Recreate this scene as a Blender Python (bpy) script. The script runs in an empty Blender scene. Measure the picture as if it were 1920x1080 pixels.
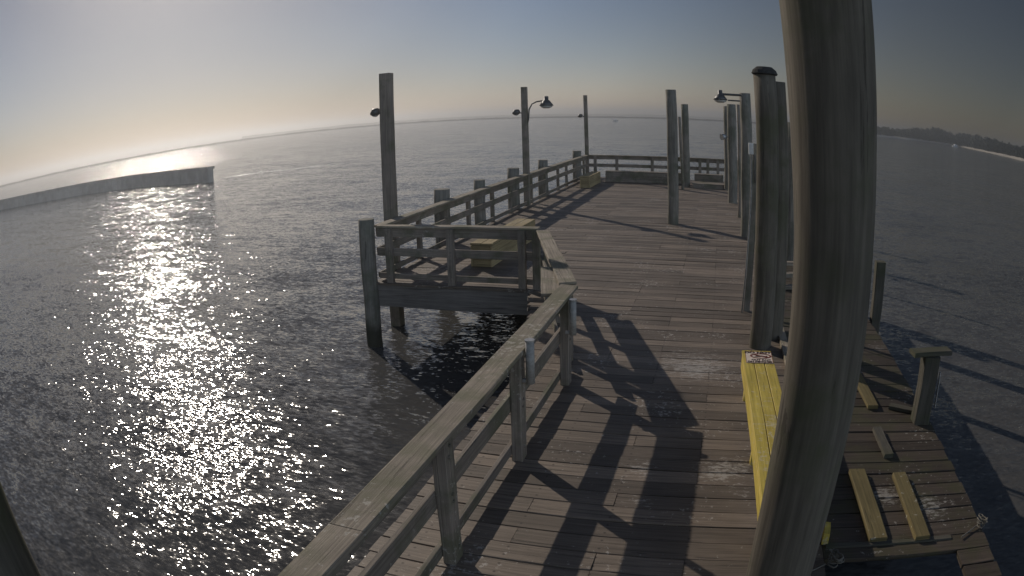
import bpy, math, random
from mathutils import Vector, Matrix, noise
R = math.radians
random.seed(7)
sc = bpy.context.scene
col = sc.collection
WZ = -1.16            # water level; the deck is z = 0
SUN_AZ, SUN_EL = R(-48), R(26.3)
SUN = Vector((math.sin(SUN_AZ)*math.cos(SUN_EL), math.cos(SUN_AZ)*math.cos(SUN_EL), math.sin(SUN_EL)))

# ------------------------------------------------------------------ materials
def new_mat(name):
    m = bpy.data.materials.new(name); m.use_nodes = True
    nt = m.node_tree; nt.nodes.clear()
    return m, nt
def N(nt, t, **kw):
    n = nt.nodes.new(t)
    for k, v in kw.items():
        if k == 'inp':
            for a, b in v.items(): n.inputs[a].default_value = b
        else: setattr(n, k, v)
    return n
def L(nt, a, b): nt.links.new(a, b)
def math_(nt, op, a, b=None, c=None, clamp=False):
    n = nt.nodes.new('ShaderNodeMath'); n.operation = op; n.use_clamp = clamp
    for i, v in enumerate((a, b, c)):
        if v is None: continue
        if isinstance(v, (int, float)): n.inputs[i].default_value = v
        else: nt.links.new(v, n.inputs[i])
    return n.outputs[0]
def mixc(nt, f, a, b, mode='MIX'):
    n = nt.nodes.new('ShaderNodeMix'); n.data_type = 'RGBA'; n.blend_type = mode
    for i, v in ((0, f), (6, a), (7, b)):
        if isinstance(v, (int, float)): n.inputs[i].default_value = v
        elif isinstance(v, tuple): n.inputs[i].default_value = (*v, 1) if len(v) == 3 else v
        else: nt.links.new(v, n.inputs[i])
    return n.outputs[2]
def ramp(nt, f, stops):
    n = nt.nodes.new('ShaderNodeValToRGB'); e = n.color_ramp.elements
    while len(e) > 1: e.remove(e[-1])
    e[0].position = stops[0][0]; e[0].color = (*stops[0][1], 1)
    for p, c in stops[1:]:
        q = e.new(p); q.color = (*c, 1)
    nt.links.new(f, n.inputs[0]); return n.outputs[0]
def noise_(nt, vec, scale, detail=4, rough=.55, dist=0):
    n = N(nt, 'ShaderNodeTexNoise'); n.inputs['Scale'].default_value = scale
    n.inputs['Detail'].default_value = detail; n.inputs['Roughness'].default_value = rough
    n.inputs['Distortion'].default_value = dist
    if vec is not None: L(nt, vec, n.inputs['Vector'])
    return n
def mapping(nt, vec, scale, loc=(0, 0, 0)):
    n = N(nt, 'ShaderNodeMapping'); n.inputs['Scale'].default_value = scale; n.inputs['Location'].default_value = loc
    L(nt, vec, n.inputs['Vector']); return n.outputs[0]
def g3(v): return (v, v, v)

def wood(name, ca, cb, rough=.75, island=.35, spots=0.0, spotcol=(.45, .43, .4), grain=1.0, bump=.5, blobs=None, moss=None, spec=.3, nails=False, tide=False):
    """weathered timber; UV.x runs along the grain in metres, UV.y across it"""
    m, nt = new_mat(name)
    out = N(nt, 'ShaderNodeOutputMaterial'); b = N(nt, 'ShaderNodeBsdfPrincipled')
    L(nt, b.outputs[0], out.inputs[0])
    uv = N(nt, 'ShaderNodeUVMap', uv_map='UVMap').outputs[0]
    geo = N(nt, 'ShaderNodeNewGeometry'); pos = geo.outputs['Position']; isl = geo.outputs['Random Per Island']
    g1 = noise_(nt, mapping(nt, uv, (1.6, 42*grain, 1)), 1, 5, .6, .3).outputs[0]
    g2 = noise_(nt, mapping(nt, uv, (.9, 130*grain, 1)), 1, 3, .6).outputs[0]
    crack = math_(nt, 'LESS_THAN', noise_(nt, mapping(nt, uv, (.8, 26*grain, 1), (3, 7, 1)), 1, 6, .65, .5).outputs[0], .37)
    big = noise_(nt, pos, 1.3, 3, .6).outputs[0]
    f = math_(nt, 'ADD', math_(nt, 'MULTIPLY', g1, .65), math_(nt, 'MULTIPLY', g2, .35))
    c = ramp(nt, f, [(.34, ca), (.62, cb)])
    v = math_(nt, 'MULTIPLY_ADD', isl, island*2, 1-island)
    v = math_(nt, 'MULTIPLY', v, math_(nt, 'MULTIPLY_ADD', big, .9, .55))
    vv = N(nt, 'ShaderNodeVectorMath', operation='SCALE'); L(nt, c, vv.inputs[0]); L(nt, v, vv.inputs['Scale'])
    c = mixc(nt, math_(nt, 'MULTIPLY', crack, .55), vv.outputs[0], tuple(x*.3 for x in ca))
    if moss:
        mm = noise_(nt, pos, 2.1, 5, .65).outputs[0]
        c = mixc(nt, math_(nt, 'MULTIPLY', ramp(nt, mm, [(.47, g3(0)), (.62, g3(1))]), .7), c, moss)
    if spots > 0:
        sn = noise_(nt, pos, 17, 5, .7).outputs[0]; sm = noise_(nt, pos, 1.1, 2, .5).outputs[0]
        s = math_(nt, 'ADD', sn, math_(nt, 'MULTIPLY', math_(nt, 'SUBTRACT', sm, .5), .55))
        mask = ramp(nt, s, [(.70 - spots, g3(0)), (.745 - spots, g3(1))])
        if blobs:
            tot = None
            for (x, y, r_, st) in blobs:
                d = N(nt, 'ShaderNodeVectorMath', operation='DISTANCE'); L(nt, mapping(nt, pos, (1, 1, 0)), d.inputs[0]); d.inputs[1].default_value = (x, y, 0)
                k = math_(nt, 'SUBTRACT', 1, math_(nt, 'DIVIDE', d.outputs['Value'], r_), clamp=True)
                k = math_(nt, 'MULTIPLY', k, st)
                tot = k if tot is None else math_(nt, 'ADD', tot, k)
            fine = noise_(nt, mapping(nt, pos, (12, 30, 12)), 1, 5, .75).outputs[0]
            t2 = math_(nt, 'ADD', fine, tot)
            mask2 = ramp(nt, t2, [(.69, g3(0)), (.8, g3(1))])
            mask = math_(nt, 'MAXIMUM', mask, mask2)
        c = mixc(nt, math_(nt, 'MULTIPLY', mask, .6), c, spotcol)
    if nails:      # nail heads in pairs over each joist, with a little rust
        sp = N(nt, 'ShaderNodeSeparateXYZ'); L(nt, pos, sp.inputs[0])
        fx = math_(nt, 'ABSOLUTE', math_(nt, 'SUBTRACT', math_(nt, 'FRACT', math_(nt, 'DIVIDE', math_(nt, 'ADD', sp.outputs[0], 10.07), .61)), .5))
        fy = math_(nt, 'ABSOLUTE', math_(nt, 'SUBTRACT', math_(nt, 'FRACT', math_(nt, 'DIVIDE', math_(nt, 'ADD', sp.outputs[1], 4.0), .10375)), .5))
        dd_ = math_(nt, 'SQRT', math_(nt, 'ADD', math_(nt, 'POWER', math_(nt, 'MULTIPLY', fx, .61), 2), math_(nt, 'POWER', math_(nt, 'MULTIPLY', fy, .10375), 2)))
        c = mixc(nt, ramp(nt, math_(nt, 'MULTIPLY', dd_, 20), [(.08, g3(.8)), (.3, g3(0))]), c, (.03, .02, .016))
    if tide:       # weed and wet stain up to the tide mark
        sp = N(nt, 'ShaderNodeSeparateXYZ'); L(nt, pos, sp.inputs[0])
        tz = math_(nt, 'ADD', sp.outputs[2], math_(nt, 'MULTIPLY', big, .5))
        c = mixc(nt, ramp(nt, math_(nt, 'ADD', tz, 1.0), [(.42, g3(.85)), (.62, g3(0))]), c, (.022, .024, .015))
    L(nt, c, b.inputs['Base Color']); b.inputs['Roughness'].default_value = rough
    b.inputs['Specular IOR Level'].default_value = spec
    bp = N(nt, 'ShaderNodeBump'); bp.inputs['Strength'].default_value = bump; bp.inputs['Distance'].default_value = .004
    hh = math_(nt, 'SUBTRACT', f, math_(nt, 'MULTIPLY', crack, .6)); L(nt, hh, bp.inputs['Height']); L(nt, bp.outputs[0], b.inputs['Normal'])
    return m

def plain(name, c, rough=.6, metal=0, var=.3, sc_=30, spec=.5, bump=.15):
    m, nt = new_mat(name)
    out = N(nt, 'ShaderNodeOutputMaterial'); b = N(nt, 'ShaderNodeBsdfPrincipled'); L(nt, b.outputs[0], out.inputs[0])
    pos = N(nt, 'ShaderNodeNewGeometry').outputs['Position']
    n = noise_(nt, pos, sc_, 5, .6).outputs[0]
    L(nt, ramp(nt, n, [(.3, tuple(x*(1-var) for x in c)), (.7, tuple(min(1, x*(1+var)) for x in c))]), b.inputs['Base Color'])
    b.inputs['Roughness'].default_value = rough; b.inputs['Metallic'].default_value = metal; b.inputs['Specular IOR Level'].default_value = spec
    bp = N(nt, 'ShaderNodeBump'); bp.inputs['Strength'].default_value = bump; bp.inputs['Distance'].default_value = .01
    L(nt, n, bp.inputs['Height']); L(nt, bp.outputs[0], b.inputs['Normal'])
    return m

deck_blobs = [(-.53, 7.54, .8, .16), (.1, 7.5, .9, .17), (-.15, 7.2, .5, .14), (-.5, 4.91, .35, .24), (.12, 4.9, .4, .25), (.42, 5.1, .45, .18), (.41, 4.56, .25, .2), (-.42, 4.4, .25, .2),
              (1.67, 4.55, .3, .33), (2.05, 4.2, .35, .2), (2.1, 4.45, .3, .2), (.2, 10.2, .5, .15), (-.2, 13.5, .7, .16), (-1.3, 17, .6, .15), (-2.5, 19.5, .5, .2), (-2.6, 16, .4, .2), (.5, 8.9, .5, .13), (2.35, 8.3, .3, .22)]
M = {}
M['deck'] = wood('deck_wood', (.09, .07, .053), (.21, .168, .131), .62, .34, .06, (.5, .47, .43), 1.0, .8, deck_blobs, spec=.4, nails=True)
M['deck_dimmed'] = wood('dimmed_mossy_deck_wood', (.032, .025, .019), (.082, .064, .05), .7, .3, .05, (.4, .38, .34), 1.0, .8, deck_blobs, moss=(.06, .058, .028), spec=.3)  # mossy boards, base colour also darkened to stand in for lens falloff rightwards
M['bigpile'] = wood('near_pile_wood', (.075, .064, .05), (.16, .14, .11), .9, .1, .0, grain=.35, bump=.9, moss=(.085, .085, .05))
M['dark_pile'] = wood('wet_pile_wood', (.045, .042, .034), (.1, .092, .074), .9, .2, .0, grain=.5, bump=1.0, moss=(.06, .065, .035))
M['tan'] = wood('faded_yellow_seat', (.24, .18, .085), (.4, .32, .18), .75, .25, .05, (.5, .47, .4), 1.0, .6)
M['rail'] = wood('rail_wood', (.13, .108, .09), (.28, .24, .2), .75, .25, .04, (.42, .4, .36), 1.1, .8, moss=(.1, .105, .06))
M['cap'] = wood('cap_wood', (.17, .14, .11), (.36, .31, .245), .8, .2, .06, (.45, .43, .38), 1.1, 1.0, moss=(.13, .13, .075))
M['pile'] = wood('pile_wood', (.12, .112, .095), (.26, .24, .205), .85, .2, .0, grain=.55, bump=1.0, moss=(.11, .115, .08), tide=True)
M['beam'] = wood('beam_wood', (.11, .1, .09), (.22, .2, .18), .8, .2, .0, grain=.8)
M['yellow'] = wood('yellow_paint', (.36, .27, .05), (.6, .47, .095), .6, .16, .09, (.55, .5, .38), 1.0, .7, [(.52, 5.0, .5, .22), (.5, 4.3, .4, .16), (.52, 6.0, .4, .14), (.6, 5.5, .3, .16)])
M['ochre'] = wood('old_yellow_board', (.085, .068, .03), (.17, .135, .06), .75, .3, .05, (.45, .43, .36), 1.0, .7)
M['metal'] = plain('galvanised', (.36, .36, .36), .45, .6)
M['dark_metal'] = plain('dark_metal', (.1, .1, .1), .5, .4)
M['rust'] = plain('rusty_iron', (.09, .05, .03), .8, .3)
M['pvc'] = plain('pale_pvc', (.3, .29, .27), .6, 0, .25)
M['tar'] = plain('tarred_cap', (.05, .05, .048), .95, 0, .3, spec=.1)
M['white'] = plain('white_box', (.8, .8, .78), .5, 0, .1)
M['signpaint'] = plain('sign_face', (.72, .6, .5), .5, 0, .12, 60)
M['signred'] = plain('sign_red', (.16, .03, .015), .5, 0, .2, 60)
M['signink'] = plain('sign_ink', (.018, .006, .005), .5, 0, .2, 60)
M['jetty'] = plain('jetty_concrete', (.5, .45, .4), .85, 0, .2, .8)
M['rock'] = plain('rock', (.08, .075, .07), .9, 0, .5, .3)
M['sand'] = plain('sand', (.42, .39, .34), .9, 0, .15, .2)
M['land'] = plain('marsh', (.1, .11, .07), .9, 0, .4, .05)
M['leaf'] = plain('leaves', (.03, .038, .022), .8, 0, .4, .4)
M['hull'] = plain('white_hull', (.8, .8, .8), .35, 0, .05)
M['rope'] = plain('rope', (.13, .12, .1), .8, 0, .3, 80)
M['glass'] = plain('lamp_lens', (.5, .5, .48), .2, 0, .1)

# water
def water_mat():
    m, nt = new_mat('sea_water')
    out = N(nt, 'ShaderNodeOutputMaterial'); b = N(nt, 'ShaderNodeBsdfPrincipled'); L(nt, b.outputs[0], out.inputs[0])
    pos = N(nt, 'ShaderNodeNewGeometry').outputs['Position']
    # wave slopes given straight as a normal (no footprint filtering, so far water keeps its glitter)
    tot = None
    def centred(vec, scale, amp, detail, rough=.5):
        nonlocal tot
        n = noise_(nt, vec, scale, detail, rough)
        s = N(nt, 'ShaderNodeVectorMath', operation='SUBTRACT'); L(nt, n.outputs['Color'], s.inputs[0]); s.inputs[1].default_value = (.5, .5, .5)
        k = N(nt, 'ShaderNodeVectorMath', operation='SCALE'); L(nt, s.outputs[0], k.inputs[0])
        if isinstance(amp, float): k.inputs['Scale'].default_value = amp
        else: L(nt, amp, k.inputs['Scale'])
        if tot is None: tot = k.outputs[0]
        else:
            a = N(nt, 'ShaderNodeVectorMath', operation='ADD'); L(nt, tot, a.inputs[0]); L(nt, k.outputs[0], a.inputs[1]); tot = a.outputs[0]
    rot = N(nt, 'ShaderNodeMapping'); L(nt, pos, rot.inputs['Vector']); rot.inputs['Rotation'].default_value = (0, 0, R(20)); rot.inputs['Scale'].default_value = (.55, 1.25, 1)
    wv = rot.outputs[0]
    gust = noise_(nt, pos, .06, 3, .6).outputs[0]
    rl = N(nt, 'ShaderNodeVectorMath', operation='LENGTH'); L(nt, pos, rl.inputs[0])
    openw = math_(nt, 'MULTIPLY_ADD', ramp(nt, math_(nt, 'DIVIDE', rl.outputs['Value'], 300), [(.12, g3(0)), (.5, g3(1))]), .45, 1.0)   # rougher outside the jetty
    ga = math_(nt, 'MULTIPLY', math_(nt, 'MULTIPLY_ADD', gust, .9, .35), openw)
    centred(wv, .7, .2, 1)
    centred(wv, .16, .1, 1)
    centred(wv, 3.0, math_(nt, 'MULTIPLY', openw, .32), 1)
    centred(wv, 11., math_(nt, 'MULTIPLY', ga, .6), 1)
    centred(wv, 21., math_(nt, 'MULTIPLY', ga, .68), 1)
    s = N(nt, 'ShaderNodeVectorMath', operation='MULTIPLY'); L(nt, tot, s.inputs[0]); s.inputs[1].default_value = (1, 1, 0)
    a = N(nt, 'ShaderNodeVectorMath', operation='ADD'); L(nt, s.outputs[0], a.inputs[0]); a.inputs[1].default_value = (0, 0, 1)
    nn = N(nt, 'ShaderNodeVectorMath', operation='NORMALIZE'); L(nt, a.outputs[0], nn.inputs[0]); L(nt, nn.outputs[0], b.inputs['Normal'])
    # body colour, weed under the pier, and the odd whitecap
    big = noise_(nt, pos, .09, 4, .6).outputs[0]
    c = ramp(nt, big, [(.35, (.07, .069, .068)), (.65, (.098, .097, .094))])
    fm = noise_(nt, mapping(nt, pos, (.10, .42, 1)), 1, 8, .72).outputs[0]
    fm2 = noise_(nt, mapping(nt, pos, (.012, .02, 1)), 1, 3, .6).outputs[0]
    foam = math_(nt, 'MULTIPLY', ramp(nt, fm, [(.665, g3(0)), (.70, g3(1))]), ramp(nt, fm2, [(.38, g3(0)), (.5, g3(1))]))
    foam = math_(nt, 'MULTIPLY', foam, math_(nt, 'GREATER_THAN', rl.outputs['Value'], 34))
    sx = N(nt, 'ShaderNodeSeparateXYZ'); L(nt, pos, sx.inputs[0])
    foam = math_(nt, 'MULTIPLY', foam, math_(nt, 'LESS_THAN', sx.outputs[0], 9))
    # broken water off the end of the jetty
    dy = math_(nt, 'ABSOLUTE', math_(nt, 'SUBTRACT', sx.outputs[1], math_(nt, 'MULTIPLY_ADD', sx.outputs[0], .55, 79)))
    band = math_(nt, 'SUBTRACT', 1, math_(nt, 'DIVIDE', dy, 3.2), clamp=True)
    bx_ = math_(nt, 'MULTIPLY', math_(nt, 'GREATER_THAN', sx.outputs[0], -46.5), math_(nt, 'LESS_THAN', sx.outputs[0], -36))
    band = math_(nt, 'MULTIPLY', band, bx_)
    fb = noise_(nt, mapping(nt, pos, (.5, 1.4, 1)), 1, 6, .7).outputs[0]
    foam = math_(nt, 'MAXIMUM', foam, math_(nt, 'MULTIPLY', band, ramp(nt, fb, [(.5, g3(0)), (.56, g3(1))])))
    c = mixc(nt, math_(nt, 'MULTIPLY', foam, .85), c, (.75, .75, .75))
    L(nt, c, b.inputs['Base Color'])
    b.inputs['IOR'].default_value = 1.33; b.inputs['Specular IOR Level'].default_value = .42
    L(nt, math_(nt, 'MULTIPLY_ADD', foam, .5, .08), b.inputs['Roughness'])
    return m
M['water'] = water_mat()

# ------------------------------------------------------------------ mesh building
class MB:
    def __init__(s): s.v = []; s.f = []; s.uv = []
    def quad(s, idx, uvs): s.f.append(idx); s.uv.append(uvs)
    def board(s, p0, p1, w, t, side=None, ch=.004, seg=1, jit=0.0, cut0=0.0, cut1=0.0):
        """timber from p0 to p1; w across (along 'side'), t along the third axis; chamfered edges; cut = mitre: shear of the end per unit of w"""
        p0, p1 = Vector(p0), Vector(p1); ax = (p1-p0); ln = ax.length; ax.normalize()
        if side is None: side = Vector((0, 0, 1)).cross(ax) if abs(ax.z) < .9 else Vector((1, 0, 0))
        side = Vector(side); side = (side-ax*side.dot(ax)).normalized(); up = ax.cross(side).normalized()
        a, b = w/2, t/2; c = min(ch, a*.5, b*.5)
        prof = [(-a+c, -b), (a-c, -b), (a, -b+c), (a, b-c), (a-c, b), (-a+c, b), (-a, b-c), (-a, -b+c)]
        per = [0]
        for i in range(8):
            q, r = prof[i], prof[(i+1) % 8]; per.append(per[-1]+math.hypot(q[0]-r[0], q[1]-r[1]))
        u0, v0 = random.uniform(0, 50), random.uniform(0, 50); base = len(s.v)
        for k in range(seg+1):
            q = k/seg
            for (x, y) in prof:
                sh = cut0*x*(1-q)+cut1*x*q if k in (0, seg) else 0
                j = Vector((0, 0, 0))
                if jit: j = side*random.gauss(0, jit)+up*random.gauss(0, jit)
                s.v.append(p0+ax*(ln*q+sh)+side*x+up*y+j)
        for k in range(seg):
            for i in range(8):
                j = (i+1) % 8; A = base+k*8
                uu, ww = u0+ln*k/seg, u0+ln*(k+1)/seg
                s.quad((A+i, A+j, A+8+j, A+8+i), ((uu, v0+per[i]), (uu, v0+per[i+1]), (ww, v0+per[i+1]), (ww, v0+per[i])))
        e = base+seg*8
        s.quad(tuple(base+i for i in reversed(range(8))), tuple((u0+prof[i][0]*.1, v0+prof[i][1]) for i in reversed(range(8))))
        s.quad(tuple(e+i for i in range(8)), tuple((u0+prof[i][0]*.1, v0+prof[i][1]) for i in range(8)))
        return s
    def tube(s, pts, rad, n=12, cap=True, rough=0.0, seed=0, dome=0.0):
        pts = [Vector(p) for p in pts]
        if not isinstance(rad, (list, tuple)): rad = [rad]*len(pts)
        base = len(s.v); u0, v0 = random.uniform(0, 50), random.uniform(0, 50); ln = 0; us = []
        ref = None
        for k, p in enumerate(pts):
            t = (pts[min(k+1, len(pts)-1)]-pts[max(k-1, 0)]).normalized()
            if ref is None: ref = Vector((0, 0, 1)).cross(t) if abs(t.z) < .9 else Vector((1, 0, 0))
            ref = (ref-t*ref.dot(t)).normalized(); o = t.cross(ref)
            if k: ln += (p-pts[k-1]).length
            us.append(ln)
            for i in range(n):
                a = 2*math.pi*i/n
                r_ = rad[k]
                if rough: r_ *= 1+rough*(noise.noise(Vector((math.cos(a)*1.5+seed, math.sin(a)*1.5, p.z*.7)))+.5*noise.noise(Vector((math.cos(a)*6+seed, math.sin(a)*6, p.z*.4))))
                s.v.append(p+ref*math.cos(a)*r_+o*math.sin(a)*r_)
        for k in range(len(pts)-1):
            for i in range(n):
                j = (i+1) % n; A = base+k*n; r_ = max(rad)
                s.quad((A+i, A+j, A+n+j, A+n+i), ((u0+us[k], v0+i*6.283*r_/n), (u0+us[k], v0+(i+1)*6.283*r_/n), (u0+us[k+1], v0+(i+1)*6.283*r_/n), (u0+us[k+1], v0+i*6.283*r_/n)))
        if cap:
            e = base+(len(pts)-1)*n
            s.quad(tuple(base+i for i in reversed(range(n))), tuple((math.cos(i)*.05, math.sin(i)*.05) for i in range(n)))
            s.quad(tuple(e+i for i in range(n)), tuple((math.cos(i)*.05, math.sin(i)*.05) for i in range(n)))
        return s
    def build(s, name, mat, parent=None, smooth=False):
        me = bpy.data.meshes.new(name); me.from_pydata([tuple(v) for v in s.v], [], s.f)
        uvl = me.uv_layers.new(name='UVMap'); i = 0
        for uvs in s.uv:
            for q in uvs: uvl.data[i].uv = q; i += 1
        me.materials.append(M[mat] if isinstance(mat, str) else mat)
        if smooth:
            for p in me.polygons: p.use_smooth = len(p.vertices) == 4
        o = bpy.data.objects.new(name, me); col.objects.link(o)
        if parent is not None: o.parent = parent; o.matrix_parent_inverse = parent.matrix_world.inverted()
        return o
def tag(o, label=None, cat=None, group=None, kind=None):
    if label: o['label'] = label
    if cat: o['category'] = cat
    if group: o['group'] = group
    if kind: o['kind'] = kind
    return o
def empty(name, loc, label, cat, group=None):
    o = bpy.data.objects.new(name, None); o.location = loc; o.empty_display_size = .2; col.objects.link(o)
    o.matrix_world = Matrix.Translation(loc)
    return tag(o, label, cat, group)

# ------------------------------------------------------------------ sea and land
def grid_plane(name, x0, x1, y0, y1, z, mat):
    mb = MB(); mb.v = [Vector((x0, y0, z)), Vector((x1, y0, z)), Vector((x1, y1, z)), Vector((x0, y1, z))]
    mb.quad((0, 1, 2, 3), ((0, 0), (1, 0), (1, 1), (0, 1))); return mb.build(name, mat)
w = grid_plane('water', -14000, 14000, -6000, 14000, WZ, 'water'); tag(w, kind='structure')

def ridge(name, pts, depth, hfun, mat, z0=WZ-.3):
    """low bank of land following a line of points, with a broken top"""
    mb = MB(); n = len(pts)
    for i, p in enumerate(pts):
        p = Vector((p[0], p[1], 0)); out_ = p.normalized()
        h = hfun(i)
        for d, zz in ((0, z0), (depth*.08, z0+.3+h*.75), (depth*.3, WZ+h), (depth*.7, WZ+h*.9), (depth, z0)):
            q = p+out_*d; mb.v.append(Vector((q.x, q.y, zz+(0 if zz == z0 else random.uniform(-.1, .1)*h))))
    for i in range(n-1):
        for k in range(4):
            A = i*5+k; mb.quad((A, A+5, A+6, A+1), ((0, 0), (1, 0), (1, 1), (0, 1)))
    return mb.build(name, mat)
def arc(a0, a1, dist, n):
    return [(math.sin(R(a0+(a1-a0)*i/n))*(dist(a0+(a1-a0)*i/n)), math.cos(R(a0+(a1-a0)*i/n))*(dist(a0+(a1-a0)*i/n))) for i in range(n+1)]
tag(ridge('breakwater', arc(-72, 14, lambda a: 720-2.0*abs(a+20), 260), 12, lambda i: 1.35+.5*noise.noise(Vector((i*.35, 0, 0)))+.2*random.random(), 'rock'), kind='structure')
tag(ridge('barrier_island', arc(-40, 12, lambda a: 1500+8*a, 160), 160, lambda i: 3.6+1.3*noise.noise(Vector((i*.12, 3, 0)))+.4*random.random(), 'land'), kind='structure')
def shore_dist(a):
    T = [(8, 520), (14.4, 480), (19, 600), (22.9, 640), (26, 500), (29.7, 390), (40, 300), (60, 240)]
    for (a0, d0), (a1, d1) in zip(T, T[1:]):
        if a <= a1: return d0+(d1-d0)*(a-a0)/(a1-a0)
    return T[-1][1]
tag(ridge('beach', arc(8.5, 58, shore_dist, 120), 160, lambda i: 1.5+.2*random.random(), 'sand'), kind='structure')

# far shore trees: one mass
mb = MB()
def crown(cx, cy, z, rx, h, nq):
    for _ in range(nq):
        d = Vector((random.gauss(0, 1), random.gauss(0, 1), random.gauss(0, 1))).normalized()*random.uniform(.55, 1.05)
        c = Vector((cx+d.x*rx, cy+d.y*rx, z+h*.55+d.z*h*.45))
        a = Vector((random.uniform(-1, 1), random.uniform(-1, 1), random.uniform(-1, 1))).normalized(); b = a.cross(Vector((random.random(), random.random(), random.random()))).normalized()
        s = random.uniform(.5, 1.1)*max(1.0, rx*.3)
        k = len(mb.v); mb.v += [c-a*s, c+b*s*.8, c+a*s, c-b*s*.8]; mb.quad((k, k+1, k+2, k+3), ((0, 0), (1, 0), (1, 1), (0, 1)))
def tree_h(a):
    T = [(8, 5), (14, 6.5), (17, 8), (19, 11.5), (21, 14.5), (22.5, 11), (23.2, 13.5), (26, 11), (28, 9), (30, 7.5), (40, 7), (60, 7)]
    for (a0, d0), (a1, d1) in zip(T, T[1:]):
        if a <= a1: return d0+(d1-d0)*(a-a0)/(a1-a0)
    return 7
for i in range(620):
    a = random.uniform(8.5, 46); d = shore_dist(a)+random.uniform(14, 70); h = tree_h(a)*random.uniform(.72, 1.06); r_ = h*random.uniform(.3, .5)
    crown(math.sin(R(a))*d, math.cos(R(a))*d, WZ+.6, r_, h, 110)
tag(mb.build('treeline', 'leaf'), 'dark treeline along the far shore on the right', 'trees', kind='stuff')

# ------------------------------------------------------------------ jetty on the left
jp = [(-44.6, 47.5), (-49.4, 48.4), (-61.3, 50.6), (-72, 49.6), (-82, 46.2), (-95, 43.2), (-130, 38), (-190, 30)]
J = empty('jetty', (-43.7, 47.3, WZ), 'long grey concrete jetty wall crossing the sun glitter at the left', 'jetty')
def strip(pts, wdt, z0, z1):
    mb = MB(); 
    for i, p in enumerate(pts):
        p = Vector(p); t = (Vector(pts[min(i+1, len(pts)-1)])-Vector(pts[max(i-1, 0)])).normalized(); nrm = Vector((-t.y, t.x))
        if nrm.dot(p) < 0: nrm = -nrm
        q = p+nrm*wdt
        mb.v += [Vector((p.x, p.y, z0)), Vector((p.x, p.y, z1)), Vector((q.x, q.y, z1)), Vector((q.x, q.y, z0))]
    for i in range(len(pts)-1):
        for k in range(4):
            A = i*4+k; B = i*4+(k+1) % 4; mb.quad((A, B, B+4, A+4), ((0, 0), (1, 0), (1, 1), (0, 1)))
    mb.quad((0, 3, 2, 1), ((0, 0),)*4); e = len(mb.v)-4; mb.quad((e, e+1, e+2, e+3), ((0, 0),)*4)
    return mb
# densify the wall and give it sheet-pile ribs
dp = []
for a, b in zip(jp, jp[1:]):
    a, b = Vector(a), Vector(b); n = int((b-a).length/.5)
    for i in range(n):
        q = a+(b-a)*i/n; out_ = q.normalized(); dp.append(tuple(q+out_*(.0 if (len(dp) % 4) < 2 else .12)))
strip(dp, .7, WZ-1, WZ+1.25).build('wall', 'jetty', J)
strip([tuple(Vector(p)*.9985) for p in jp], .9, WZ+1.25, WZ+1.5).build('coping', 'jetty', J)
def jat(s):
    for a, b in zip(jp, jp[1:]):
        a, b = Vector(a), Vector(b); l = (b-a).length
        if s <= l: return a+(b-a)*s/l
        s -= l
    return Vector(jp[-1])
for s_, lab in ((52.6, 'nearer of two squat green marker posts standing on the jetty'), (54.6, 'farther of two squat green marker posts standing on the jetty')):
    q = jat(s_)*1.005
    e = empty('marker_post', (q.x, q.y, WZ+1.5), lab, 'post', 'marker posts on the jetty')
    MB().tube([(q.x, q.y, WZ+1.5), (q.x, q.y, WZ+2.4), (q.x, q.y, WZ+2.5)], [.38, .35, .2], 10).build('pole', plain('green_paint'+lab[:3], (.1, .16, .13)) if 'green' not in M else M['green'], e)

# ------------------------------------------------------------------ deck
def left_x(y):
    if y < 7.06: return -2.12
    if y < 10.38: return -2.12-(y-7.06)/(10.38-7.06)*.85
    return -5.80
def right_x(y):
    return 2.52 if y < 14.0 else 1.15
pitch = .2075
def lay(name, mat, xa, xb, spans_of=None, gap=(.005, .012)):
    mb = MB(); y = -4.0
    while y < 29.6:
        yc = y+pitch/2
        for (a, b) in [(xa(yc)+random.uniform(-.012, .012), xb(yc)+random.uniform(-.012, .012))]+([] if not spans_of else spans_of(yc)):
            if spans_of: a, b = [(p, q) for p, q in ((a, b),)][0]
            if b-a < .1: continue
            cuts = [a]
            if b-a > 2.4:
                js = [q for q in random.sample([-.62, -.01, .6, -1.23, -3.06, -3.67, -4.28], 2) if a+.6 < q < b-.6]
                cuts += sorted(js)
            cuts.append(b)
            for c0, c1 in zip(cuts, cuts[1:]):
                z = random.gauss(0, .002); tl = random.gauss(0, .002); wob = random.gauss(0, .0015)
                mb.board((c0+.002, yc-wob, -.02+z), (c1-.002, yc+wob, -.02+z+tl), pitch-random.uniform(*gap), .04, ch=.004, seg=max(3, int((c1-c0)/.5)), jit=.0014)
        y += pitch
    return tag(mb.build(name, mat), kind='structure')
lay('pier_deck', 'deck', left_x, lambda y: 1.0 if y < 14 else 1.15)
lay('side_deck', 'deck_dimmed', lambda y: 1.012 if not -2 < y < 3.78 else 2.18, lambda y: 2.52 if y < 14 else 0, gap=(.008, .022))
def beam(name, label, segs):
    mb = MB()
    for a, b, w_, t_ in segs: mb.board(a, b, w_, t_, side=(0, 0, 1), ch=.006, seg=6, jit=.002)
    return tag(mb.build(name, 'dark_pile' if 'opening' in label else 'beam'), label, 'beam')
beam('edge_beam', 'deep dark beam under the front edge of the widened platform', [((-5.78, 10.40, -.24), (-2.93, 10.40, -.24), .38, .09)])
beam('edge_beam', 'dark beam under the deck edge below the slanted railing', [((-2.08, 7.1, -.22), (-2.95, 10.3, -.22), .34, .08)])
beam('edge_beam', 'dark beam along the left deck edge below the nearest railing', [((-2.08, -4, -.22), (-2.08, 7.04, -.22), .34, .08)])
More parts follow.
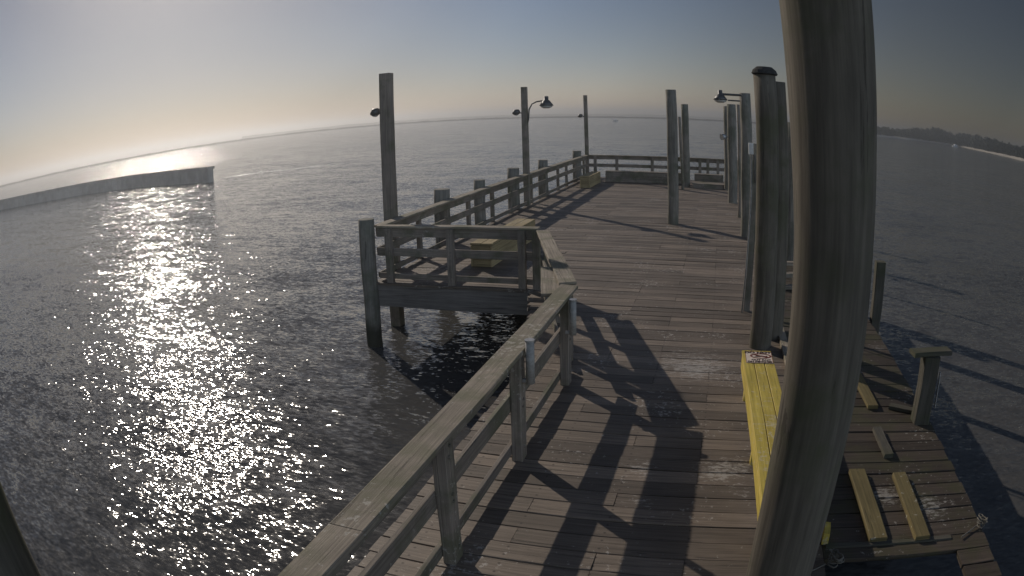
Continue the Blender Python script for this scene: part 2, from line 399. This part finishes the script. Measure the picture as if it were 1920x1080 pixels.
beam('edge_beam', 'dark beam under the long left edge of the far platform', [((-5.78, 10.5, -.22), (-5.78, 29.6, -.22), .34, .08)])
beam('edge_beam', 'dark beam under the right edge of the side deck', [((2.5, -4, -.22), (2.5, 14, -.22), .34, .08)])
beam('edge_beam', 'dark timber edging the dark opening in the right side deck', [((1.03, 3.85, -.03), (2.16, 3.85, -.03), .09, .06)])

# ------------------------------------------------------------------ railings
def cap_board(mb, a, b, seg=8, **k):
    mb.board((*a, .965), (*b, .965), .195, .036, ch=.005, seg=seg, jit=.0018, **k)
def rail_run(root, a, b, inward, posts, post_w=(.09, .12), splits=None, mid=True, capcut=(0, 0), post_side=1, post_top=.945, bottom=True):
    """boards between plan points a and b; inward = unit plan vector to the deck side"""
    a, b = Vector(a), Vector(b); d = (b-a).normalized(); iw = Vector(inward)
    ln = (b-a).length
    cuts = [0]+(splits or [])+[ln]
    for nm, zc, hh, off in (('top_board', .865, .16, .0), ('mid_rail', .525, .14, 0), ('bottom_rail', .1, .095, 0)):
        if nm == 'bottom_rail' and not bottom: continue
        mb = MB()
        for c0, c1 in zip(cuts, cuts[1:]):
            p, q = a+d*(c0+.004), a+d*(c1-.004); o = iw*off
            mb.board((p.x+o.x, p.y+o.y, zc+random.gauss(0, .004)), (q.x+o.x, q.y+o.y, zc+random.gauss(0, .004)), hh, .038, side=(0, 0, 1), ch=.004, seg=8, jit=.0015)
        mb.build(nm, 'rail', root)
    mb = MB()
    for i, (c0, c1) in enumerate(zip(cuts, cuts[1:])):
        p, q = a+d*(c0+.003)+iw*.03, a+d*(c1-.003)+iw*.03
        cap_board(mb, p, q, cut0=capcut[0] if i == 0 else 0, cut1=capcut[1] if i == len(cuts)-2 else 0)
    mb.build('cap_rail', 'cap', root)
    for s_ in posts:
        p = a+d*s_+iw*(post_side*(.021+post_w[1]/2))
        pm = MB().board((p.x, p.y, -.3), (p.x, p.y, post_top), post_w[0], post_w[1], side=(d.x, d.y, 0), ch=.005, seg=4, jit=.0015)
        if p.y < 11:
            bo = pm; o = iw*(post_side*post_w[1]/2)
            for zz in (.12, .5, .56, .83, .9):
                q = p+o+d*random.uniform(-.02, .02); bo.tube([(q.x, q.y, zz), (q.x+iw.x*post_side*.012, q.y+iw.y*post_side*.012, zz)], .013, 8)
        pm.build('post', 'rail', root)

Rn = empty('near_railing', (-1.6, 3, 0), 'weathered plank railing running along the left edge of the nearest walkway', 'railing', 'pier railings')
rail_run(Rn, (-1.60, -3.9), (-1.60, 7.0), (1, 0), [7.28, 8.83, 5.7, 4.1, 2.5, .9, 10.55], splits=[3.8, 6.15], capcut=(0, .15), post_w=(.14, .09))
Rd = empty('slanted_railing', (-2.1, 8.5, 0), 'short slanted railing with pale mossy cap joining walkway and wide platform', 'railing', 'pier railings')
dd = (Vector((-2.76, 10.3))-Vector((-1.64, 7.08))).normalized(); ni = Vector((dd.y, -dd.x))
rail_run(Rd, (-1.64, 7.1), (-2.75, 10.28), ni, [.25, 1.75, 3.15], capcut=(-.15, 0), post_w=(.1, .09))
tag(MB().board((-1.70, 6.72, .936), (-2.02, 7.92, .936), .21, .036, side=(1, .25, 0), ch=.004, seg=4, jit=.0015).build('gusset_board', 'cap', Rd))
Rf = empty('front_railing', (-4.2, 10.5, 0), 'dark backlit railing across the front end of the wide platform', 'railing', 'pier railings')
rail_run(Rf, (-5.72, 10.47), (-2.84, 10.47), (0, 1), [.25, 1.40, 2.62, 2.86], post_side=-1, post_w=(.12, .09))
Rl = empty('side_railing', (-5.7, 20, 0), 'long railing down the left side of the far platform', 'railing', 'pier railings')
rail_run(Rl, (-5.75, 10.5), (-5.75, 29.55), (1, 0), [1.9, 3.35, 4.7, 6.45, 8.0, 10.2, 11.9, 13.8, 15.2, 16.9, 18.6], splits=[4.9, 9.7, 14.5], post_side=-1, post_w=(.10, .09))
Re = empty('end_railing', (-2.5, 29.5, 0), 'low dark railing across the far end of the pier', 'railing', 'pier railings')
rail_run(Re, (-5.72, 29.5), (1.1, 29.5), (0, -1), [.35, 1.3, 2.85, 4.4, 4.95, 5.3, 5.75, 6.2, 6.6], splits=[3.4], post_w=(.13, .09), bottom=False)

# ------------------------------------------------------------------ piles
def pile(name, x, y, ztop, r0, label, r1=None, lean=(0, 0), z0=WZ-1.5, square=False, cat='piling', group=None, mat='pile', n=20, top_shape=None):
    r1 = r1 or r0*.93
    base = empty(name, (x, y, max(z0, WZ)), label, cat, group)
    mb = MB(); K = 22 if n >= 40 else 14; pts = []; rad = []
    for k in range(K+1):
        q = k/K; z = z0+(ztop-z0)*q
        pts.append((x+lean[0]*(z)+.006*math.sin(k*1.3+x*7), y+lean[1]*z, z)); rad.append(r0+(r1-r0)*q if mat != 'bigpile' or n < 40 else .179+.030*min(1, max(0, (z-2.3)/1.1)))
    if top_shape == 'worn': pts.append((pts[-1][0]-.02, pts[-1][1], ztop+.02)); rad.append(r1*.86)
    if square: mb.board(pts[0], pts[-1], r0*2, r0*2, side=(1, 0, 0), ch=.012, seg=10, jit=.002)
    else: mb.tube(pts, rad, n, rough=.05, seed=x*3+y)
    mb.build('post_shaft' if not square else 'pole', mat, base, smooth=not square)
    return base
G_ = pile('piling', .508, 2.705, 5.2, .187, 'massive dark round piling standing closest to the camera beside the bench', r1=.178, n=48, mat='bigpile')
F1 = pile('piling', .635, 8.18, 3.36, .150, 'capped piling behind the yellow bench, left one of the touching pair', n=28, mat='bigpile')
MB().tube([(.635, 8.18, 3.36), (.635, 8.18, 3.375), (.635, 8.18, 3.42), (.635, 8.18, 3.46)], [.155, .17, .15, .10], 20).build('cap', 'tar', F1)
F2 = pile('piling', .81, 8.62, 3.31, .178, 'uncapped piling right behind the capped one, its top worn round', r1=.14, n=28, mat='bigpile')
pile('piling', .73, 16.12, 3.42, .150, 'tall piling carrying the bell lamp over the deck', group=None)
pile('piling', .52, 22.35, 3.26, .165, 'piling in the right row just left of the thin pale pole')
pile('piling', .44, 26.2, 3.25, .165, 'farthest piling of the right row by the end railing')
pile('pale_pole', .655, 19.15, 3.2, .055, 'thin pale pole between two pilings of the right row', cat='pole', mat='rail')
pile('piling', -1.165, 17.45, 3.47, .148, 'free standing piling in the middle of the deck, nearer one', square=False)
pile('piling', -1.25, 26.6, 3.26, .155, 'free standing piling in the middle of the deck, farther one')
pile('leaning_post', -1.33, 25.6, 2.75, .06, 'thin pale post leaning against the farther mid deck piling', cat='post', lean=(-.035, 0), mat='rail')
pile('piling', 1.62, 13.6, 2.8, .17, 'piling half hidden between the capped piling and the nearest one')
pile('piling', 2.72, 9.95, .82, .085, 'short thin piling at the right deck edge with a square head', r1=.083, square=True, mat='dark_pile')
pile('piling', -2.13, .57, 2.2, .17, 'dark piling outside the nearest railing in the bottom left corner', mat='dark_pile')
pile('piling', -5.86, 10.33, 1.12, .145, 'corner piling of the wide platform reaching down into the water', r1=.14)
for (x, y, zt, r_, lab) in [(-6.02, 14.1, 1.19, .19, 'first broad stub piling behind the side railing, nearest the camera'), (-5.98, 16.45, 1.15, .155, 'second stub piling from the near end of the side railing'),
                            (-6.0, 19.45, 1.2, .19, 'third stub piling of the side railing, just left of the gooseneck lamp post'), (-6.0, 22.9, 1.2, .18, 'fourth stub piling along the side railing, right of the gooseneck lamp post'),
                            (-6.0, 28.6, 1.2, .2, 'last stub piling at the far left corner of the pier')]:
    pile('piling', x, y, zt, r_, lab, group='stub pilings behind the side railing')
for (x, y, lab) in [(-2.2, 10.55, 'short piling under the platform beside the slanted railing'), (-1.5, 6.2, 'short piling under the walkway below the nearest railing'), (-3.9, 13.0, 'short piling in the shade under the wide platform')]:
    pile('piling', x, y, -.42, .15, lab, group='pilings holding up the deck')

# ------------------------------------------------------------------ lamp posts
def lamp_post(x, y, zt, hw, label):
    base = empty('lamp_post', (x, y, WZ), label, 'lamp post', 'lamp posts on the side railing')
    mb = MB(); mb.board((x, y, -1.8), (x, y, zt), hw*2, hw*2, side=(1, 0, 0), ch=.008, seg=10, jit=.0015); mb.build('pole', 'rail', base)
    return base
def flood(base, x, y, z, dx, sz):
    mb = MB()
    mb.tube([(x, y, z), (x+dx*.12*sz, y, z+.02)], .018, 8); mb.build('bracket', 'dark_metal', base)
    mb = MB(); c = Vector((x+dx*.24*sz, y, z+.03)); a = Vector((dx*.9, 0, -.25)).normalized()
    mb.tube([c-a*.16*sz, c-a*.12*sz, c+a*.02*sz, c+a*.14*sz], [.03*sz, .09*sz, .13*sz, .04*sz], 14)
    h = mb.build('floodlight', 'dark_metal', base, smooth=True)
    MB().tube([c+Vector((0, 0, -.09*sz)), c+Vector((0, 0, -.12*sz))], [.09*sz, .05*sz], 12).build('lens', 'glass', h, smooth=True)
A_ = lamp_post(-6.0, 11.56, 3.74, .105, 'tall square post with a floodlight on its left, nearest of three')
flood(A_, -6.09, 11.56, 2.96, -1, .7)
B_ = lamp_post(-5.78, 20.1, 3.66, .085, 'middle of three tall posts, gooseneck bell lamp on top')
flood(B_, -5.86, 20.1, 2.84, -1, .8)
MB().tube([(-5.69, 20.1, 2.55), (-5.66, 20.1, 2.7), (-5.64, 20.1, 2.95), (-5.55, 20.1, 3.12), (-5.4, 20.1, 3.19), (-5.25, 20.1, 3.21), (-5.15, 20.1, 3.2)], .022, 8).build('gooseneck_arm', 'dark_metal', B_, smooth=True)
def bell(base, x, y, z, s, nm='lamp_head'):
    mb = MB(); mb.tube([(x, y, z+.28*s), (x, y, z+.27*s), (x, y, z+.17*s), (x, y, z+.15*s), (x, y, z+.08*s), (x, y, z)], [.05*s, .065*s, .065*s, .1*s, .15*s, .21*s], 18)
    h = mb.build(nm, 'dark_metal', base, smooth=True)
    MB().tube([(x, y, z), (x, y, z-.04*s), (x, y, z-.08*s)], [.18*s, .165*s, .08*s], 16).build('glass', 'glass', h, smooth=True)
bell(B_, -5.1, 20.1, 3.06, 1.05)
C_ = lamp_post(-5.72, 29.4, 3.63, .075, 'thin tall post at the far left corner, no arm')
flood(C_, -5.80, 29.4, 2.68, -1, .7)
bm = empty('hanging_lamp', (.55, 16.0, 3.1), 'grey bell lamp on a straight arm above the right side of the deck', 'lamp')
bell(bm, .12, 16.0, 3.22, .85)
MB().tube([(.12, 16.0, 3.36), (.62, 16.0, 3.36)], .028, 8).build('arm', 'dark_metal', bm)
MB().tube([(.3, 16.0, 3.22), (.6, 16.0, 3.22)], .018, 8).build('brace', 'dark_metal', bm)
bx = empty('wall_spotlight', (.52, 22.1, 2.2), 'small round spotlight on the left side of a far right piling', 'spotlight')
MB().tube([(.36, 22.15, 2.17), (.30, 22.1, 2.18)], .02, 8).build('bracket', 'dark_metal', bx)
MB().tube([(.30, 22.1, 2.2), (.24, 22.06, 2.18), (.16, 22.0, 2.16)], [.05, .09, .11], 12).build('lamp_head', 'metal', bx, smooth=True)

# electrical pedestal pole beside the capped piling
ep = empty('power_pole', (.43, 9.7, 0), 'slim plank with pale conduit and white socket box beside the capped piling', 'power outlet')
MB().board((.50, 9.75, 0), (.575, 9.75, 2.45), .09, .04, side=(1, 0, 0), seg=5, jit=.002).build('plank', 'pile', ep)
MB().tube([(.425, 9.66, .0), (.46, 9.66, .8), (.50, 9.66, 1.7), (.505, 9.66, 2.25), (.49, 9.66, 2.33)], .013, 8).build('conduit', 'pvc', ep, smooth=True)
MB().board((.50, 9.62, 2.3), (.50, 9.62, 2.46), .07, .07, side=(1, 0, 0)).build('socket_box', 'white', ep)
MB().tube([(.54, 9.6, 2.3), (.56, 9.6, 2.22), (.545, 9.6, 2.1), (.555, 9.6, 1.9)], .009, 6).build('cable', 'dark_metal', ep, smooth=True)

# ------------------------------------------------------------------ benches
def bench(name, p0, p1, width, side, label, mat='yellow', nb=2, h=.45, legs=3, apron=True, group='benches on the pier', solid=False):
    p0, p1 = Vector(p0), Vector(p1); d = (p1-p0).normalized(); sd = Vector(side); sd = (sd-d*sd.dot(d)).normalized()
    root = empty(name, ((p0.x+p1.x)/2, (p0.y+p1.y)/2, 0), label, 'bench', group)
    # seat boards, sd points from the front (p0-p1 line) to the back
    bw = width/nb; mb = MB()
    for k in range(nb):
        o = sd*(bw*(k+.5))
        mb.board((p0.x+o.x, p0.y+o.y, h-.019), (p1.x+o.x, p1.y+o.y, h-.019), bw-.007, .038, ch=.004, seg=6, jit=.001)
    mb.build('seat', mat, root)
    if solid:
        pz = MB()
        for k in range(3):
            for o in (sd*.022, sd*(width-.022)): pz.board((p0.x+o.x, p0.y+o.y, h-.112-.132*k), (p1.x+o.x, p1.y+o.y, h-.112-.132*k), .126, .032, side=(0, 0, 1), ch=.004, seg=4, jit=.001)
            for e_, g_ in ((p0, .02), (p1, -.02)):
                a_ = e_+sd*.045+d*g_; b_ = e_+sd*(width-.045)+d*g_; pz.board((a_.x, a_.y, h-.112-.132*k), (b_.x, b_.y, h-.112-.132*k), .126, .03, side=(0, 0, 1), ch=.004)
        pz.build('side_boards', mat, root); return root
    if apron:
        for k, o in enumerate((sd*.022, sd*(width-.022))):
            MB().board((p0.x+o.x+d.x*.03, p0.y+o.y+d.y*.03, h-.11), (p1.x+o.x-d.x*.03, p1.y+o.y-d.y*.03, h-.11), .138, .036, side=(0, 0, 1), ch=.004, seg=4, jit=.001).build('apron', mat, root)
    ln = (p1-p0).length
    for k in range(legs):
        s_ = .25+(ln-.5)*k/(legs-1)
        for o in (sd*.075, sd*(width-.075)):
            q = p0+d*s_+o; MB().board((q.x, q.y, 0), (q.x, q.y, h-.042), .085, .06, side=(d.x, d.y, 0)).build('leg', mat, root)
    return root
nbn = bench('yellow_bench', (.46, 3.5), (.325, 6.72), .33, (1, 0), 'bright yellow bench with bird droppings and a rule sign at its end', nb=3)
bench('bench', (-4.07, 11.75), (-4.05, 14.7), .42, (-1, 0), 'weathered tan box bench half in shade seen through the front railing', 'tan', solid=True)
bench('bench', (-4.78, 25.0), (-4.75, 27.2), .38, (-1, 0), 'faded tan box bench along the far end of the side railing', 'tan', solid=True)
bench('bench', (-4.6, 27.45), (-1.5, 27.45), .42, (0, 1), 'faded bench along the end railing, left of the mid deck pilings', 'rail', legs=4, solid=True)
bench('bench', (-.95, 27.45), (.25, 27.45), .42, (0, 1), 'short faded bench along the end railing, right of the mid deck pilings', 'rail', legs=2, solid=True)
bench('low_platform', (-1.0, 26.3), (.3, 26.3), .9, (0, 1), 'low timber step in front of the short far bench', 'rail', nb=4, h=.18, legs=2, group=None)['category'] = 'step'

# sign on the near bench
sg = empty('rule_sign', (.5, 6.5, .453), 'small cream sign with red ring and dark lettering screwed to the yellow bench', 'sign')
ang = math.atan2(-(.46-.325), -(3.5-6.72))
def sgp(u, v, z):   # u to the right, v away from the camera, local to the sign
    a = R(1.4); return Vector((.508+u*math.cos(a)-v*math.sin(a), 6.52+u*math.sin(a)+v*math.cos(a), z))
def flat(mb, poly, z0, z1):
    n = len(poly); k = len(mb.v)
    for zz in (z0, z1):
        for (u, v) in poly: mb.v.append(sgp(u, v, zz))
    mb.quad(tuple(range(k+n, k+2*n)), ((0, 0),)*n); mb.quad(tuple(reversed(range(k, k+n))), ((0, 0),)*n)
    for i in range(n):
        j = (i+1) % n; mb.quad((k+i, k+j, k+n+j, k+n+i), ((0, 0),)*4)
mb = MB(); flat(mb, [(-.145, -.165), (.145, -.165), (.145, .165), (-.145, .165)], .4525, .456); mb.build('plate', 'signpaint', sg)
mb = MB()
for a0, b0, a1, b1 in ((-.145, -.165, .145, -.159), (-.145, .159, .145, .165), (-.145, -.158, -.140, .158), (.140, -.158, .145, .158)): flat(mb, [(a0, b0), (a1, b0), (a1, b1), (a0, b1)], .4565, .4575)
mb.build('border', 'signred', sg)
mb = MB(); K = 36
for i in range(K):
    a0, a1 = 2*math.pi*i/K, 2*math.pi*(i+1)/K
    flat(mb, [(.02+.115*math.cos(a0), .03+.072*math.sin(a0)), (.02+.115*math.cos(a1), .03+.072*math.sin(a1)), (.02+.097*math.cos(a1), .03+.056*math.sin(a1)), (.02+.097*math.cos(a0), .03+.056*math.sin(a0))][::-1], .4575, .459)
flat(mb, [(-.07, .068), (-.055, .08), (.105, -.005), (.09, -.018)][::-1], .4577, .4592)
mb.build('prohibition_ring', 'signred', sg)
mb = MB(); flat(mb, [(-.05, .02), (-.02, .045), (.04, .045), (.075, .03), (.095, .05), (.09, .03), (.095, .008), (.07, .02), (.03, .01), (-.02, .005)][::-1], .4566, .4571)
mb.build('fish_symbol', 'signink', sg)
def text(body, size, u, v, z, sx=1.0):
    cu = bpy.data.curves.new('t', 'FONT'); cu.body = body; cu.size = size; cu.align_x = 'CENTER'; cu.offset = size*.05; cu.extrude = .0006
    ob = bpy.data.objects.new('t', cu); col.objects.link(ob)
    dg = bpy.context.evaluated_depsgraph_get(); me = bpy.data.meshes.new_from_object(ob.evaluated_get(dg)); bpy.data.objects.remove(ob)
    for vtx in me.vertices: vtx.co = sgp(u+vtx.co.x*sx, v+vtx.co.y, z+vtx.co.z)
    me.materials.clear(); me.materials.append(M['signink'])
    me.uv_layers.new(name='UVMap') if not me.uv_layers else None
    o = bpy.data.objects.new('lettering', me); col.objects.link(o); o.parent = sg; o.matrix_parent_inverse = sg.matrix_world.inverted()
text('DO NOT', .068, -.005, .108, .4572, 1.05)
text('CUT BAIT', .048, .02, -.098, .4572, 1.0)
text('ON BENCHES', .046, .0, -.148, .4572, .92)

# ------------------------------------------------------------------ odds and ends
def loose(name, label, a, b, w_, t_, mat, z=.02):
    a, b = Vector(a), Vector(b)
    return tag(MB().board((a.x, a.y, z), (b.x, b.y, z), w_, t_, ch=.004, seg=5, jit=.0015).build(name, mat), label, 'board', 'loose boards on the side deck')
loose('loose_board', 'yellowish board on the side deck, left of the pair by the opening', (1.47, 3.86), (1.43, 4.93), .155, .05, 'ochre', .027)
loose('loose_board', 'yellowish board on the side deck, right of the pair by the opening', (1.87, 3.84), (1.85, 4.85), .135, .05, 'ochre', .027)
loose('loose_board', 'grey board lying lengthwise beyond the pair of yellowish boards', (1.82, 5.2), (1.80, 5.78), .1, .045, 'dark_pile', .025)
loose('loose_board', 'long mossy runner board farther along the side deck', (1.86, 6.3), (1.80, 7.6), .13, .045, 'ochre', .025)
loose('loose_board', 'pale board lying on the deck just right of the capped piling', (.98, 7.2), (.96, 8.9), .1, .05, 'cap', .028)
loose('loose_board', 'yellow painted stub of board peeping out beside the nearest piling', (1.02, 3.86), (1.04, 4.02), .05, .1, 'yellow', .06)
# lumber leaning in the gap
lb = empty('timber_stack', (1.3, 11.5, 0), 'small stack of offcut timbers seen in the gap between the big pilings', 'timber')
for i, (x, y, z, l, a) in enumerate([(1.3, 11.2, .04, .9, .2), (1.25, 11.6, .12, .8, -.3), (1.35, 11.4, .2, .7, .5), (1.4, 11.9, .29, .6, .1)]):
    MB().board((x-l/2*math.cos(a), y-l/2*math.sin(a), z), (x+l/2*math.cos(a), y+l/2*math.sin(a), z), .12, .07).build('timber', 'cap' if i % 2 else 'rail', lb)
# mooring post with cross piece
mp = empty('mooring_post', (2.40, 6.0, 0), 'squat post with a flat crosspiece at the edge of the right side deck', 'mooring post')
MB().board((2.42, 5.99, -1.8), (2.37, 5.99, .72), .19, .19, side=(1, 0, 0), ch=.012, seg=8, jit=.003).build('post_shaft', 'dark_pile', mp)
MB().board((2.12, 5.97, .745), (2.62, 6.05, .745), .16, .045, ch=.006, seg=3, jit=.002).build('crosspiece', 'dark_pile', mp)
MB().board((2.50, 5.88, .2), (2.48, 5.88, .58), .012, .03, side=(1, 0, 0)).build('metal_strap', 'metal', mp)
MB().board((2.08, 6.35, .02), (2.4, 6.2, .02), .1, .04).build('foot_block', 'dark_pile', mp)
def cleat(x, y, z, a, label, s=1):
    r_ = empty('mooring_cleat', (x, y, z), label, 'cleat', 'cleats on the side deck'); c, q = math.cos(a), math.sin(a)
    MB().tube([(x-.13*s*c, y-.13*s*q, z+.085*s), (x-.07*s*c, y-.07*s*q, z+.07*s), (x+.07*s*c, y+.07*s*q, z+.07*s), (x+.13*s*c, y+.13*s*q, z+.085*s)], [.009*s, .016*s, .016*s, .009*s], 8).build('horn', 'metal', r_, smooth=True)
    for k in (-.045, .045): MB().tube([(x+k*s*c, y+k*s*q, z), (x+k*s*c, y+k*s*q, z+.07*s)], .014*s, 8).build('foot', 'metal', r_)
cleat(2.36, 6.2, 0, 1.2, 'small galvanised cleat on the side deck in front of the mooring post')
def rope(x, y, z, label, seed, s=1.0):
    random.seed(seed); pts = []
    for i in range(60):
        a = i*.42; rr = .07*s+.02*s*math.sin(i*.9)
        pts.append((x+rr*math.cos(a)+.02*s*random.uniform(-1, 1), y+rr*1.6*math.sin(a)+.02*s*random.uniform(-1, 1), z+.015+.0015*i))
    for i in range(8): pts.append((x-.08*s-.03*i, y-.02*i, z+.02))
    o = MB().tube(pts, .006, 6).build('rope_coil', 'rope', smooth=True); return tag(o, label, 'rope', 'rope ends on the side deck')
rope(2.50, 3.95, 0, 'tangled pale rope end at the right edge of the side deck', 3, .5)
rope(1.08, 3.62, 0, 'thin rope end on the deck left of the dark opening', 5, .6)
# galvanised sleeves on the near railing
for y_, zt, zb, lab in ((4.93, 1.055, .70, 'short grey pipe sleeve standing above the near railing cap'), (6.50, .955, .60, 'bent grey pipe on the near railing close to the corner')):
    e = empty('pipe_sleeve', (-1.46, y_, zb), lab, 'pipe', 'pipes on the near railing')
    MB().tube([(-1.425, y_, zb), (-1.425, y_, zt)], .036, 14).build('tube_body', 'pvc', e, smooth=True)
    MB().tube([(-1.425, y_, zt), (-1.425, y_, zt+.012)], .041, 14).build('lid', 'metal', e)
    MB().board((-1.50, y_, zb+.02), (-1.39, y_, zb+.02), .03, .03).build('clamp', 'metal', e)
# boats
def boat(x, y, a, s, label):
    r_ = empty('motor_boat', (x, y, WZ), label, 'boat', 'small boats far out'); c, q = math.cos(a), math.sin(a)
    def T(u, v, z): return Vector((x+(u*c-v*q)*s, y+(u*q+v*c)*s, WZ+z*s))
    mb = MB(); prof = [(-3, .9), (-1, 1.1), (1, 1.0), (2.4, .5), (3.2, .02)]
    for (u, b_) in prof:
        for (v, z) in ((-b_, .9+.06*(u+3)), (-b_*.7, -.1), (b_*.7, -.1), (b_, .9+.06*(u+3))): mb.v.append(T(u, v, z))
    for i in range(4):
        for k in range(4): mb.quad((i*4+k, i*4+(k+1) % 4, i*4+4+(k+1) % 4, i*4+4+k), ((0, 0),)*4)
    mb.quad((0, 1, 2, 3), ((0, 0),)*4); mb.build('hull', 'hull', r_)
    mb = MB(); mb.board(T(-1, 0, 1.5), T(.7, 0, 1.5), 1.3*s, 1.0*s, ch=.1*s); mb.build('cabin', 'hull', r_)
    MB().board(T(-3.2, 0, .7), T(-3.2, 0, 1.5), .4*s, .4*s, side=(c, q, 0)).build('outboard_motor', 'dark_metal', r_)
boat(math.sin(R(22.4))*520, math.cos(R(22.4))*520, .4, 1.15, 'white motor boat close to the beach at the far right')
boat(math.sin(R(-8.6))*360, math.cos(R(-8.6))*360, 2.6, .6, 'small boat alone on the open water beyond the end railing')

# ------------------------------------------------------------------ haze
HAZE = 0.0013
if HAZE:
    mb = MB(); x0, x1, y0, y1, z0, z1 = -2600, 2600, -500, 2600, WZ-2, 17
    mb.v = [Vector(p) for p in ((x0, y0, z0), (x1, y0, z0), (x1, y1, z0), (x0, y1, z0), (x0, y0, z1), (x1, y0, z1), (x1, y1, z1), (x0, y1, z1))]
    for f in ((3, 2, 1, 0), (4, 5, 6, 7), (0, 1, 5, 4), (1, 2, 6, 5), (2, 3, 7, 6), (3, 0, 4, 7)): mb.quad(f, ((0, 0),)*4)
    m, nt = new_mat('haze_air'); out = N(nt, 'ShaderNodeOutputMaterial'); v = N(nt, 'ShaderNodeVolumePrincipled')
    v.inputs['Density'].default_value = HAZE; v.inputs['Anisotropy'].default_value = .8; v.inputs['Color'].default_value = (.92, .93, .95, 1)
    L(nt, v.outputs[0], out.inputs['Volume'])
    hz = mb.build('haze', m); tag(hz, kind='stuff', label='thin sea haze over the water', cat='haze')

# ------------------------------------------------------------------ sky, sun, camera
wd = bpy.data.worlds.new('World'); sc.world = wd; wd.use_nodes = True; nt = wd.node_tree; nt.nodes.clear()
out = N(nt, 'ShaderNodeOutputWorld'); bg = N(nt, 'ShaderNodeBackground'); L(nt, bg.outputs[0], out.inputs[0])
sky = N(nt, 'ShaderNodeTexSky', sky_type='NISHITA', sun_disc=False); sky.sun_elevation = SUN_EL; sky.sun_rotation = SUN_AZ
sky.air_density = 1.0; sky.dust_density = .7; sky.ozone_density = 1.0
tc = N(nt, 'ShaderNodeTexCoord')
dt = N(nt, 'ShaderNodeVectorMath', operation='DOT_PRODUCT'); L(nt, tc.outputs['Generated'], dt.inputs[0]); dt.inputs[1].default_value = SUN
gam = math_(nt, 'ARCCOSINE', dt.outputs['Value'])          # angle from the sun: hazy glow round it, unseen rear sky raised as fill
gt = [(0, .16), (17, .35), (26, .48), (34, .52), (44, .45), (52, .39), (65, .34), (76, .29), (90, .45), (112, 1.0), (180, 1.0)]
gain = ramp(nt, math_(nt, 'DIVIDE', gam, math.pi), [(a/180, g3(v)) for a, v in gt])
sxyz = N(nt, 'ShaderNodeSeparateXYZ'); L(nt, tc.outputs['Generated'], sxyz.inputs[0])
low = math_(nt, 'EXPONENT', math_(nt, 'MULTIPLY', math_(nt, 'ABSOLUTE', sxyz.outputs[2]), -14.0))   # pale band of thick air along the horizon
boost = math_(nt, 'SUBTRACT', ramp(nt, math_(nt, 'DIVIDE', gam, math.pi), [(a/180, g3((v+.5)/2)) for a, v in [(20, -.5), (29, -.36), (38, .35), (44, .85), (52, .75), (65, .25), (80, .05)]]), .25)
boost = math_(nt, 'MULTIPLY', boost, 2.0)
gain = math_(nt, 'MULTIPLY', gain, math_(nt, 'MULTIPLY_ADD', low, boost, 1.0))
away = ramp(nt, math_(nt, 'DIVIDE', gam, math.pi), [(.2, g3(0)), (.36, g3(1))])
tint = mixc(nt, low, mixc(nt, away, (.95, 1.0, 1.17), (1.08, .93, .88)), mixc(nt, away, (.95, .99, 1.33), (1.0, .93, .98)))
tinted = mixc(nt, 1.0, sky.outputs[0], tint, 'MULTIPLY')
gain = math_(nt, 'MULTIPLY', gain, math_(nt, 'ADD', 1.0, math_(nt, 'MULTIPLY', ramp(nt, math_(nt, 'DIVIDE', gam, math.pi), [(.5, g3(0)), (.66, g3(1))]), 2.2)))  # added fill: sky behind the camera brightened to lift shaded sides
sc_n = N(nt, 'ShaderNodeVectorMath', operation='SCALE'); L(nt, tinted, sc_n.inputs[0]); L(nt, gain, sc_n.inputs['Scale'])
L(nt, sc_n.outputs[0], bg.inputs['Color']); bg.inputs['Strength'].default_value = .062
sl = bpy.data.lights.new('sun', 'SUN'); sl.energy = 2.6; sl.angle = R(.5); sl.color = (1, .9, .78)
so = bpy.data.objects.new('sun', sl); col.objects.link(so); so.rotation_euler = SUN.to_track_quat('Z', 'Y').to_euler(); so.location = (0, 0, 40)

f_, k_, pit, rol, A0 = .7325, .0871, .2511, -.0297, 1.2651
def cam_to_world(d):
    c, s = math.cos(rol), math.sin(rol); d = (c*d[0]-s*d[1], s*d[0]+c*d[1], d[2])
    c, s = math.cos(pit), math.sin(pit); fwd, up = -d[2], d[1]
    d = (d[0], c*fwd+s*up, -s*fwd+c*up)
    sa, ca = math.sin(A0), math.cos(A0)
    return Vector((d[0]*sa-d[1]*ca, d[0]*ca+d[1]*sa, d[2]))
cd = bpy.data.cameras.new('camera'); cam = bpy.data.objects.new('camera', cd); col.objects.link(cam)
cols = [cam_to_world(v) for v in ((1, 0, 0), (0, 1, 0), (0, 0, 1))]
mw = Matrix([[cols[j][i] for j in range(3)]+[(0, 0, 2.8)[i]] for i in range(3)]+[[0, 0, 0, 1]]); cam.matrix_world = mw
cd.type = 'PANO'; cd.sensor_width = 36; cd.sensor_height = 20.25; cd.clip_start = .05; cd.clip_end = 30000
sc.render.engine = 'CYCLES'
cy = cd.cycles if hasattr(cd, 'cycles') else cd
cy.panorama_type = 'FISHEYE_LENS_POLYNOMIAL'; cy.fisheye_fov = math.pi
cy.fisheye_polynomial_k0 = 0; cy.fisheye_polynomial_k1 = -f_/18; cy.fisheye_polynomial_k2 = 0; cy.fisheye_polynomial_k3 = -k_/18**3; cy.fisheye_polynomial_k4 = 0
sc.camera = cam
vs = sc.view_settings; vs.view_transform = 'Standard'; vs.look = 'None'; vs.exposure = 0; vs.gamma = 1
sc.cycles.use_denoising = True
sc.cycles.max_bounces = 5; sc.cycles.volume_bounces = 0; sc.cycles.sample_clamp_direct = 0; sc.cycles.sample_clamp_indirect = 3
sc.cycles.caustics_reflective = False; sc.cycles.caustics_refractive = False
